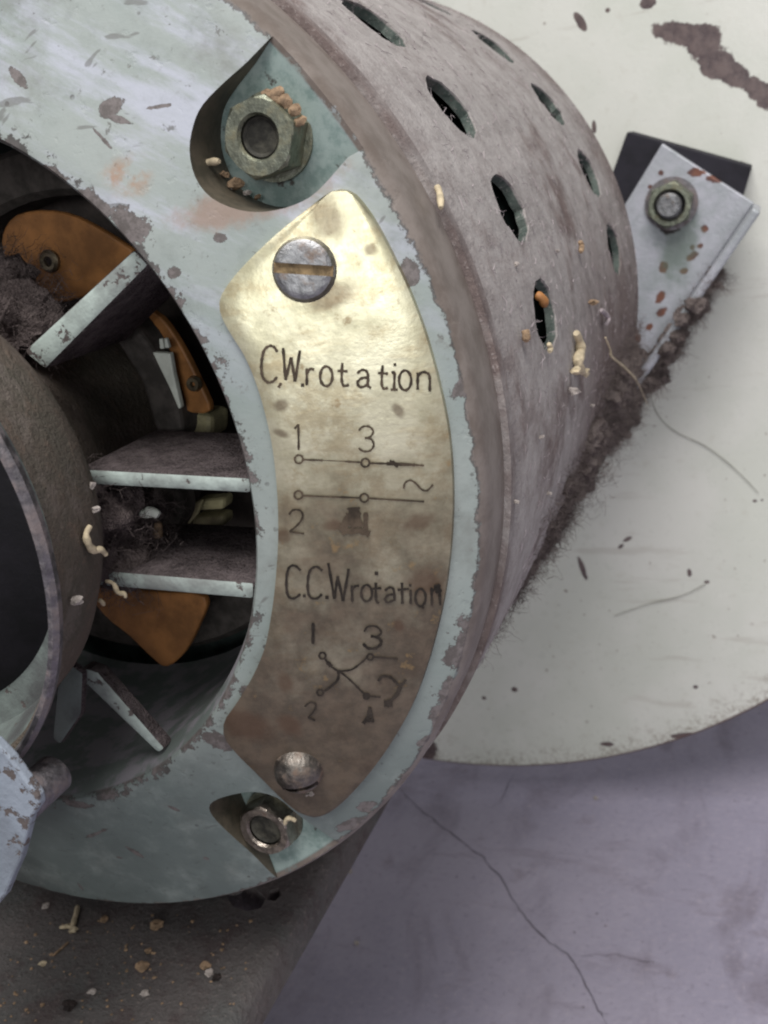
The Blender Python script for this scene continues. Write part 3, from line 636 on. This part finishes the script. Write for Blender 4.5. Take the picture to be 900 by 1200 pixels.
# spokes of the bell, front edges pale, flanks dusty
def spoke(px, w, dep, name='spoke', fm='spoke'):
    P = [on_w(x, y, w) for x, y in px]; b = MB(); n = len(P); Q = [p-np.array([0, 0, dep]) for p in P]
    b.add(P+Q, [tuple(range(n))], 0)
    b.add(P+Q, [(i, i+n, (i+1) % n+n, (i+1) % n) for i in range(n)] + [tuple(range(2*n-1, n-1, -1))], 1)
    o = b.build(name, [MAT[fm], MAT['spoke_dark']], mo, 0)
    bmx = bmesh.new(); bmx.from_mesh(o.data); bmesh.ops.remove_doubles(bmx, verts=bmx.verts, dist=1e-7); bmesh.ops.recalc_face_normals(bmx, faces=bmx.faces); bmx.to_mesh(o.data); bmx.free()
    bv = o.modifiers.new('b', 'BEVEL'); bv.width = .008*S; bv.segments = 2; bake(o); shade(o, 40)
spoke([(156, 292), (174, 311), (52, 434), (26, 412)], -.03, .24)
spoke([(90, 549), (293, 560), (294, 579), (90, 568)], -.025, .25)
spoke([(90, 666), (297, 683), (297, 703), (90, 685)], -.025, .25)
spoke([(95, 782), (114, 788), (193, 878), (185, 884), (95, 798)], -.03, .035)
spoke([(70, 770), (97, 790), (95, 838), (70, 874), (60, 866)], .0, .02, 'rib', 'cup')
# hub with open cup
b = MB(); b.lathe([(.24, -.62), (.24, -.2), (.30, -.06), (.385, .03), (.418, .09), (.438, .2), (.452, .262), (.466, .268)], 128); b.build('hub', MAT['hub'], mo, 30)
b = MB(); b.lathe([(.460, .262), (.474, .264), (.478, .278), (.473, .287), (.466, .288), (.461, .28), (.460, .262)], 160, closed=True); b.build('hub_rim', MAT['rim'], mo, 40)
b = MB(); b.lathe([(.460, .272), (.434, .2), (.415, .14), (.32, .12)], 128); b.build('cup_wall', MAT['cup'], mo, 40)
b = MB(); b.lathe([(.372, .10), (.37, .125), (.35, .14), (.2, .155), (.0, .16)], 96); b.build('cup_cap', MAT['black'], mo, 40)

# ------------------------------------------------------------------ chipped strap in front of the hub
st = empty('painted_strap', -1.0, VB, .33, 'chipped pale blue painted strap end in front of the motor hub', 'strap'); st['base'] = -VB*S
st.location = W(0, VB, 0)
px = [(-150, 820), (-40, 855), (-6, 870), (12, 889), (22, 903), (44, 934), (46, 945), (36, 960), (30, 985), (24, 1008), (14, 1030), (6, 1050), (-6, 1064), (-30, 1085), (-170, 1150)]
b = MB(); b.prism([on_w(x, y, .36) for x, y in px], (0, 0, -.018)); b.build('strap_plate', MAT['strap'], st, 0, bevel=.004)
q = on_w(-120, 1050, .335)
b = MB(); b.box((q[0]-.05, (q[1]+VB)/2, .335), (.12, abs(q[1]-VB), .05)); b.build('strap_foot', MAT['strap'], st, 0, bevel=.01)
q = on_w(44, 935, .29)
b = MB(); b.lathe([(0, .0), (.025, -.004), (.033, -.015), (.033, -.1), (0, -.1)], 32); b.v = [(p[0]+q[0]-.022, p[1]+q[1]-.004, p[2]+.32) for p in b.v]; b.build('rivet', MAT['rim'], st, 40)

# ------------------------------------------------------------------ lint: uncountable fibres
def fibres(b, C, L, wd, curl, D=None, seg=5):
    C = np.array(C, float); n = len(C); d = rng.normal(size=(n, 3)) if D is None else np.array(D, float)+rng.normal(size=(n, 3))*curl
    d /= np.linalg.norm(d, axis=1)[:, None]; L = np.broadcast_to(L, n)[:, None]; side = rng.normal(size=(n, 3)); pts = [C]; p = C
    for i in range(seg):
        d = d+rng.normal(size=(n, 3))*curl*.6; d /= np.linalg.norm(d, axis=1)[:, None]; p = p+d*L/seg; pts.append(p)
    P = np.stack(pts, 1); sd = np.cross(d, side); sd /= np.linalg.norm(sd, axis=1)[:, None]; sd = sd[:, None, :]*wd*np.linspace(1, .4, seg+1)[None, :, None]
    V = np.stack([P-sd, P+sd], 2).reshape(-1, 3); m2 = 2*(seg+1)
    F4 = [(k*m2+2*i, k*m2+2*i+2, k*m2+2*i+3, k*m2+2*i+1) for k in range(n) for i in range(seg)]
    b.add(V, F4)
# short nap over the drum
b = MB()
for i in range(1500):
    a = math.radians(rng.uniform(-32, 78)); w = -.36-1.7*rng.random(); inside = False
    for (w0, a0) in ((-.672, 7.8), (-1.66, 8.7)):
        k = round((math.degrees(a)-a0)/12.45); k = min(max(k, 0), 13); da = math.radians(math.degrees(a)-a0-12.45*k)
        if (da/.078)**2+((w-w0)/.10)**2 < 1: inside = True
    if inside: continue
    n = np.array([math.cos(a), math.sin(a), 0]); t = rng.normal(size=3); t -= n*np.dot(t, n); t /= np.linalg.norm(t)
    c0 = n*(RC+.001)+np.array([0, 0, w]); L = rng.uniform(.010, .026)*(2 if rng.random() < .04 else 1)
    p1 = c0+t*L*.5+n*L*rng.uniform(.02, .22); p2 = c0+t*L+n*L*rng.uniform(-.05, .15)
    b.tube([c0, p1, p2], [.0006, .0006, .0003], 3, cap=False)
C = []; D = []
for (w0, a0) in ((-.672, 7.8), (-1.66, 8.7)):
    for kx in range(6):
        an = math.radians(a0+12.45*kx)
        for i in range(45):
            q = rng.uniform(0, 2*PI); k = rng.uniform(.92, 1.12); ta = .072*math.cos(q)*k; tw = .094*math.sin(q)*k
            n = np.array([math.cos(an+ta), math.sin(an+ta), 0]); C.append(n*RC+np.array([0, 0, w0+tw])); D.append(np.array([math.sin(an)*math.cos(q), -math.cos(an)*math.cos(q), -math.sin(q)])*.8)
fibres(b, C, rng.uniform(.008, .022, len(C)), .0006, .9, D, 4)
o = b.build('drum_lint', MAT['lintp'], mo, 0, recalc=False); tag(o, None, None, kind='stuff')
# brown fluff hanging along the lower right flank of the drum
def clump(b, c, r, sq=(1, 1, 1)):
    bmx = bmesh.new(); bmesh.ops.create_icosphere(bmx, subdivisions=3, radius=1); off = Vector(rng.uniform(0, 60, 3)); vs = []
    for v in bmx.verts:
        k = 1+.55*mnoise.noise(v.co*1.6+off)+.35*mnoise.noise(v.co*4.5+off)+.22*mnoise.noise(v.co*11+off)
        vs.append((c[0]+v.co.x*k*r*sq[0], c[1]+v.co.y*k*r*sq[1], c[2]+v.co.z*k*r*sq[2]))
    b.add(vs, [tuple(x.index for x in f.verts) for f in bmx.faces]); bmx.free()
b = MB(); C = []; D = []
for i in range(150):
    w = -.75-1.35*rng.random()**.75; a0 = -24 if w > -1.2 else -20; a = math.radians(rng.normal(a0, 4.5)); n = np.array([math.cos(a), math.sin(a), 0])
    c = n*(RC-.004)+np.array([0, 0, w]); r = rng.uniform(.018, .045)*(.6+.5*(w < -1.2)); clump(b, c, r, (.9, .9, 1.7))
    for k in range(90): C.append(c+rng.normal(size=3)*r*.8); D.append(n*.25+np.array([.1, -.35, 0]))
for i in range(5000):
    w = -.6-1.5*rng.random()**.7; a = math.radians(rng.uniform(-34, -6)-8*(w > -1.2)); n = np.array([math.cos(a), math.sin(a), 0])
    C.append(n*(RC+rng.random()*.012)+np.array([0, 0, w])); D.append(np.array([-math.sin(a)*.5*rng.normal(), math.cos(a)*.5*rng.normal(), rng.normal()*.5])+n*.1)
fibres(b, C, rng.uniform(.025, .07, len(C)), .0007, 1.2, D)
o = b.build('hanging_lint', MAT['lintd'], mo, 60, recalc=False); tag(o, None, None, kind='stuff')
# fluff caught between the hub and the spokes
b = MB()
for (x, y, w, rad, n) in ((120, 600, -.06, .07, 420), (150, 615, -.12, .06, 380), (145, 655, -.08, .06, 380), (120, 660, -.04, .05, 260), (170, 600, -.16, .04, 200), (100, 580, -.02, .04, 160), (10, 330, -.2, .06, 260), (35, 365, -.16, .07, 380), (15, 380, -.1, .06, 260), (55, 385, -.14, .05, 200)):
    c = on_w(x, y, w)
    clump(b, c, rad*.75)
    fibres(b, c+rng.normal(size=(n*2, 3))*rad*.5, rng.uniform(.03, .08, n*2), .0006, 1.4)
o = b.build('hub_lint', MAT['lint'], mo, 60, recalc=False); tag(o, None, None, kind='stuff')
# fluff along the bracket's lower edge
b = MB(); C = []
for i in range(9000):
    t = rng.random()**.7; c = e0*(1-t)+e1*t; k = mnoise.noise(Vector((t*14, 3, 2)))
    if t < .25 or k < -.3: continue
    c = c+nn*rng.uniform(.01, .05+.09*max(0, k+.25)*t)+np.array([0, 0, rng.uniform(-.12, .22)]); C.append(c)
    if i % 60 == 0: clump(b, c, rng.uniform(.010, .024), (1.2, 1.2, 1.2))
fibres(b, C, rng.uniform(.03, .085, len(C)), .001, 1.2, np.tile(nn*.5+np.array([0, -.4, 0]), (len(C), 1)))
o = b.build('bracket_lint', MAT['lintd'], br, 60, recalc=False); tag(o, None, None, kind='stuff')

# ------------------------------------------------------------------ husks, crumbs and hairs
def husk(pts, r, label, mat='shaving', name='curled_husk', cat='husk', blob=None, grp=None):
    pts = smooth_line(pts, 4); k = len(pts); rs = [r*(.55+.45*math.sin(PI*(i+.8)/(k+.6)))*(1+.12*math.sin(i*1.3)) for i in range(k)]
    b = MB(); b.tube(pts, rs, 8); org = np.mean(pts, axis=0)
    if blob:
        for (p, rr) in blob: crumb_mesh(b, p, rr)
    o = b.build(name, MAT[mat], None, 50, origin=org); tag(o, label, cat, grp); return o
def crumb_mesh(b, c, r, sq=(1, .7, 1)):
    bmx = bmesh.new(); bmesh.ops.create_icosphere(bmx, subdivisions=2, radius=1)
    off = random.uniform(0, 50); vs = []
    for v in bmx.verts:
        k = 1+.7*mnoise.noise(v.co*1.3+Vector((off, off, 0)))+.35*mnoise.noise(v.co*3.5+Vector((off, 0, off))); vs.append((c[0]+v.co.x*k*r*sq[0], c[1]+v.co.y*k*r*sq[1], c[2]+v.co.z*k*r*sq[2]))
    b.add(vs, [tuple(x.index for x in f.verts) for f in bmx.faces]); bmx.free()
def crumb(c, r, mat, label, grp, sq=(1, .7, 1), name='crumb'):
    b = MB(); crumb_mesh(b, c, r, sq); o = b.build(name, MAT[mat], None, 25, origin=c); tag(o, label, 'crumb', grp); return o
cy = lambda x, y, h=.012: (lambda q: q*np.array([(RC+h)/RC, (RC+h)/RC, 1]))(on_cyl(x, y, RC))
bp = lambda x, y, h=.008: on_v(x, y, VB+h)
husk([cy(669, 391), cy(673, 401), cy(674, 412), cy(671, 424), cy(674, 433), cy(679, 437)], .012, 'thick curled pale husk lying on the dusty drum', blob=[(cy(668, 435), .012), (cy(678, 436), .013)])
husk([cy(700, 396, .02), cy(706, 410, .02), cy(708, 418, .02), cy(720, 430, .03), cy(728, 444, .05), cy(739, 465, .07)], .0034, 'thin jointed pale straw at the edge of the dusty drum', name='thin_straw', cat='straw')
husk([cy(504, 222), cy(508, 232), cy(509, 248)], .006, 'short pale sliver on the drum near the slots and bell', name='pale_sliver', cat='sliver')
husk([cy(628, 345, 0), cy(630, 352, .01), cy(633, 360, .01)], .010, 'orange sliver stuck at the rim of a drum slot', mat='orange', name='orange_sliver', cat='sliver')
husk([cy(636, 404), cy(638, 409), cy(637, 413)], .006, 'tiny pale flake below the orange sliver', name='pale_flake', cat='flake')
husk([cy(608, 388), cy(609, 394), cy(609, 401)], .008, 'tan seed husk on the drum left of a slot', mat='crumb', name='seed_husk', cat='husk')
crumb(cy(666, 458), .012, 'crumbp', 'small pale crumb on the drum under the thick curled husk', None)
crumb(cy(690, 355), .010, 'crumb', 'small tan crumb high on the dusty drum flank', None)
husk([cy(699, 364), cy(707, 372), cy(705, 380)], .007, 'wispy white thread knot on the drum flank', mat='lintp', name='thread_knot', cat='thread')
husk([cy(674, 285), cy(676, 290), cy(675, 297)], .007, 'tan speck of chaff between the drum slot rows', mat='crumb', name='chaff', cat='chaff')
for (x, y) in ((602, 588), (632, 512), (651, 295), (603, 310), (641, 578), (692, 475)): crumb(cy(x, y, .004), .0055, 'crumbp', 'tiny white speck on the lower dusty drum', 'white specks on the drum')
hw = lambda x, y, w: on_w(x, y, w)
husk([hw(106, 616, .13), hw(101, 626, .14), hw(104, 638, .14), hw(110, 645, .13), hw(118, 644, .12), hw(124, 650, .11)], .0062, 'curled pale husk clinging to the hub beside the lint')
husk([hw(124, 681, .02), hw(133, 684, .02), hw(138, 694, .02), hw(146, 696, .02), hw(147, 700, .02)], .0045, 'zigzag pale husk at the inner end of the lower spoke')
husk([hw(116, 703, .06), hw(119, 705, .06), hw(122, 709, .05)], .004, 'short pale husk below the zigzag husk at the hub')
husk([hw(165, 601, -.10), hw(172, 602, -.10), hw(178, 599, -.10), hw(186, 604, -.10)], .010, 'white scrap of plastic caught in the hub lint', mat='scrap_and_light', name='plastic_scrap', cat='scrap')
husk([hw(184, 612, -.14), hw(185, 622, -.14), hw(184, 630, -.14)], .010, 'pinkish stub beside the white scrap in the lint', mat='crumb', name='stub', cat='stub')
for (x, y, w, r, lb) in ((106, 570, .06, .008, 'pale crumb on the hub above the curled husk'), (112, 597, .09, .007, 'cream crumb on the hub just over the curled husk'), (90, 704, .2, .009, 'grey flake stuck on the brown hub')): crumb(hw(x, y, w), r, 'crumbp', lb, None)
husk([on_face(238, 192, -.05), on_face(246, 190, -.05), on_face(257, 189, -.04)], .006, 'thin pale seed husk in the upper nut pocket', name='seed_husk')
for (x, y, r, mt) in ((263, 204, .010, 'crumb'), (276, 216, .016, 'crumb'), (268, 222, .009, 'crumbp'), (290, 226, .009, 'crumbp'), (255, 210, .008, 'crumb'), (302, 231, .008, 'crumb')): crumb(hw(x, y, WF+.010), r*.7, mt, 'rusty crumb lying in the upper nut pocket', 'crumbs in the upper nut pocket')
for (x, y, r) in ((318, 113, .014), (333, 118, .012), (345, 130, .012), (326, 108, .01), (352, 143, .010)): crumb(hw(x, y, WF+.05), r*.75, 'crumb', 'rusty scale crumb caked on the upper nut', 'scale on the upper nut', (1.3, 1.0, .4))
husk([hw(334, 966, WF+.06), hw(336, 960, WF+.06), hw(341, 959, WF+.06), hw(347, 962, WF+.06)], .005, 'small bent tan chip in the lower nut pocket', name='tan_chip', cat='chip')
crumb(on_face(363, 930, .02), .007, 'crumbp', 'pinkish crumb on the brass plate under the lower screw', None)
husk([bp(91, 1062), bp(88, 1075), bp(84, 1088)], .007, 'branched pale twig husk on the base plate', blob=[(bp(86, 1090), .010), (bp(78, 1085), .007)], name='twig_husk')
husk([bp(70, 1087), bp(80, 1086), bp(86, 1089)], .005, 'short pale stalk beside the branched twig husk', name='stalk', cat='stalk')
husk([bp(80, 1104, .004), bp(70, 1113, .004), bp(62, 1120, .004)], .003, 'thin grey stalk on the base plate ending by a crumb', mat='crumb', name='stalk', cat='stalk')
LB = (('round pale crumb on the base plate near the twig husk', 54, 1061, .010, 'crumbp'), ('tan clod on the base plate under the bell edge', 184, 1084, .016, 'crumb'), ('pointed grey crumb in the middle of the base plate', 167, 1132, .015, 'crumb'), ('small tan crumb above the pointed crumb', 174, 1114, .008, 'crumb'), ('flat bluish flake below the pointed crumb', 169, 1164, .010, 'crumbp'),
      ('brown seed beside a pink flake on the base plate', 241, 1132, .011, 'crumb'), ('pink flake between a brown seed and a dark speck', 246, 1140, .010, 'crumbp'), ('dark speck touching the pink flake', 254, 1145, .010, 'dark'), ('yellow crumb at the end of the thin stalk', 50, 1129, .008, 'shaving'), ('dim brown crumb right of the twig husk', 122, 1077, .010, 'crumb'),
      ('pale sliver of chaff low on the base plate', 108, 1162, .009, 'crumbp'), ('dark grey clot low on the base plate', 80, 1178, .015, 'dark'))
for (lb, x, y, r, mt) in LB: crumb(bp(x, y, r*.45), r, mt, lb, None, (1, .55, 1.0))
b = MB()
for i in range(120):
    x, y = random.uniform(0, 300), random.uniform(1072, 1200)
    if x > 262+(1200-y)*.55: continue
    crumb_mesh(b, bp(x, y, .002), random.uniform(.002, .005)*(.6 if i > 40 else 1), (1, .6, 1))
tag(b.build('grit', MAT['crumb'], None, 25, origin=(0, VB, 0)), 'fine tan grit scattered over the brown base plate', 'grit', kind='stuff')
crumb(on_v(322, 1147, VF+.01), .022, 'crumb', 'peach coloured chip on the concrete beside the base plate', None, (1, .5, 1))
for (x, y) in ((410, 1021), (418, 1105), (698, 935)): crumb(on_v(x, y, VF+.006), .010, 'crumbp', 'tiny white speck on the concrete floor', 'white specks on the floor')
husk([hw(x, y, WD+.006) for x, y in ((762, 450), (764, 470), (775, 492), (795, 508), (825, 522), (850, 540), (872, 560), (889, 578))], .0016, 'long thin hair lying across the white round plate', mat='hair', name='long_hair', cat='hair')
husk([hw(x, y, WD+.006) for x, y in ((720, 722), (760, 708), (800, 698), (828, 684))], .0014, 'faint curved hair on the lower white plate', mat='hair', name='short_hair', cat='hair')
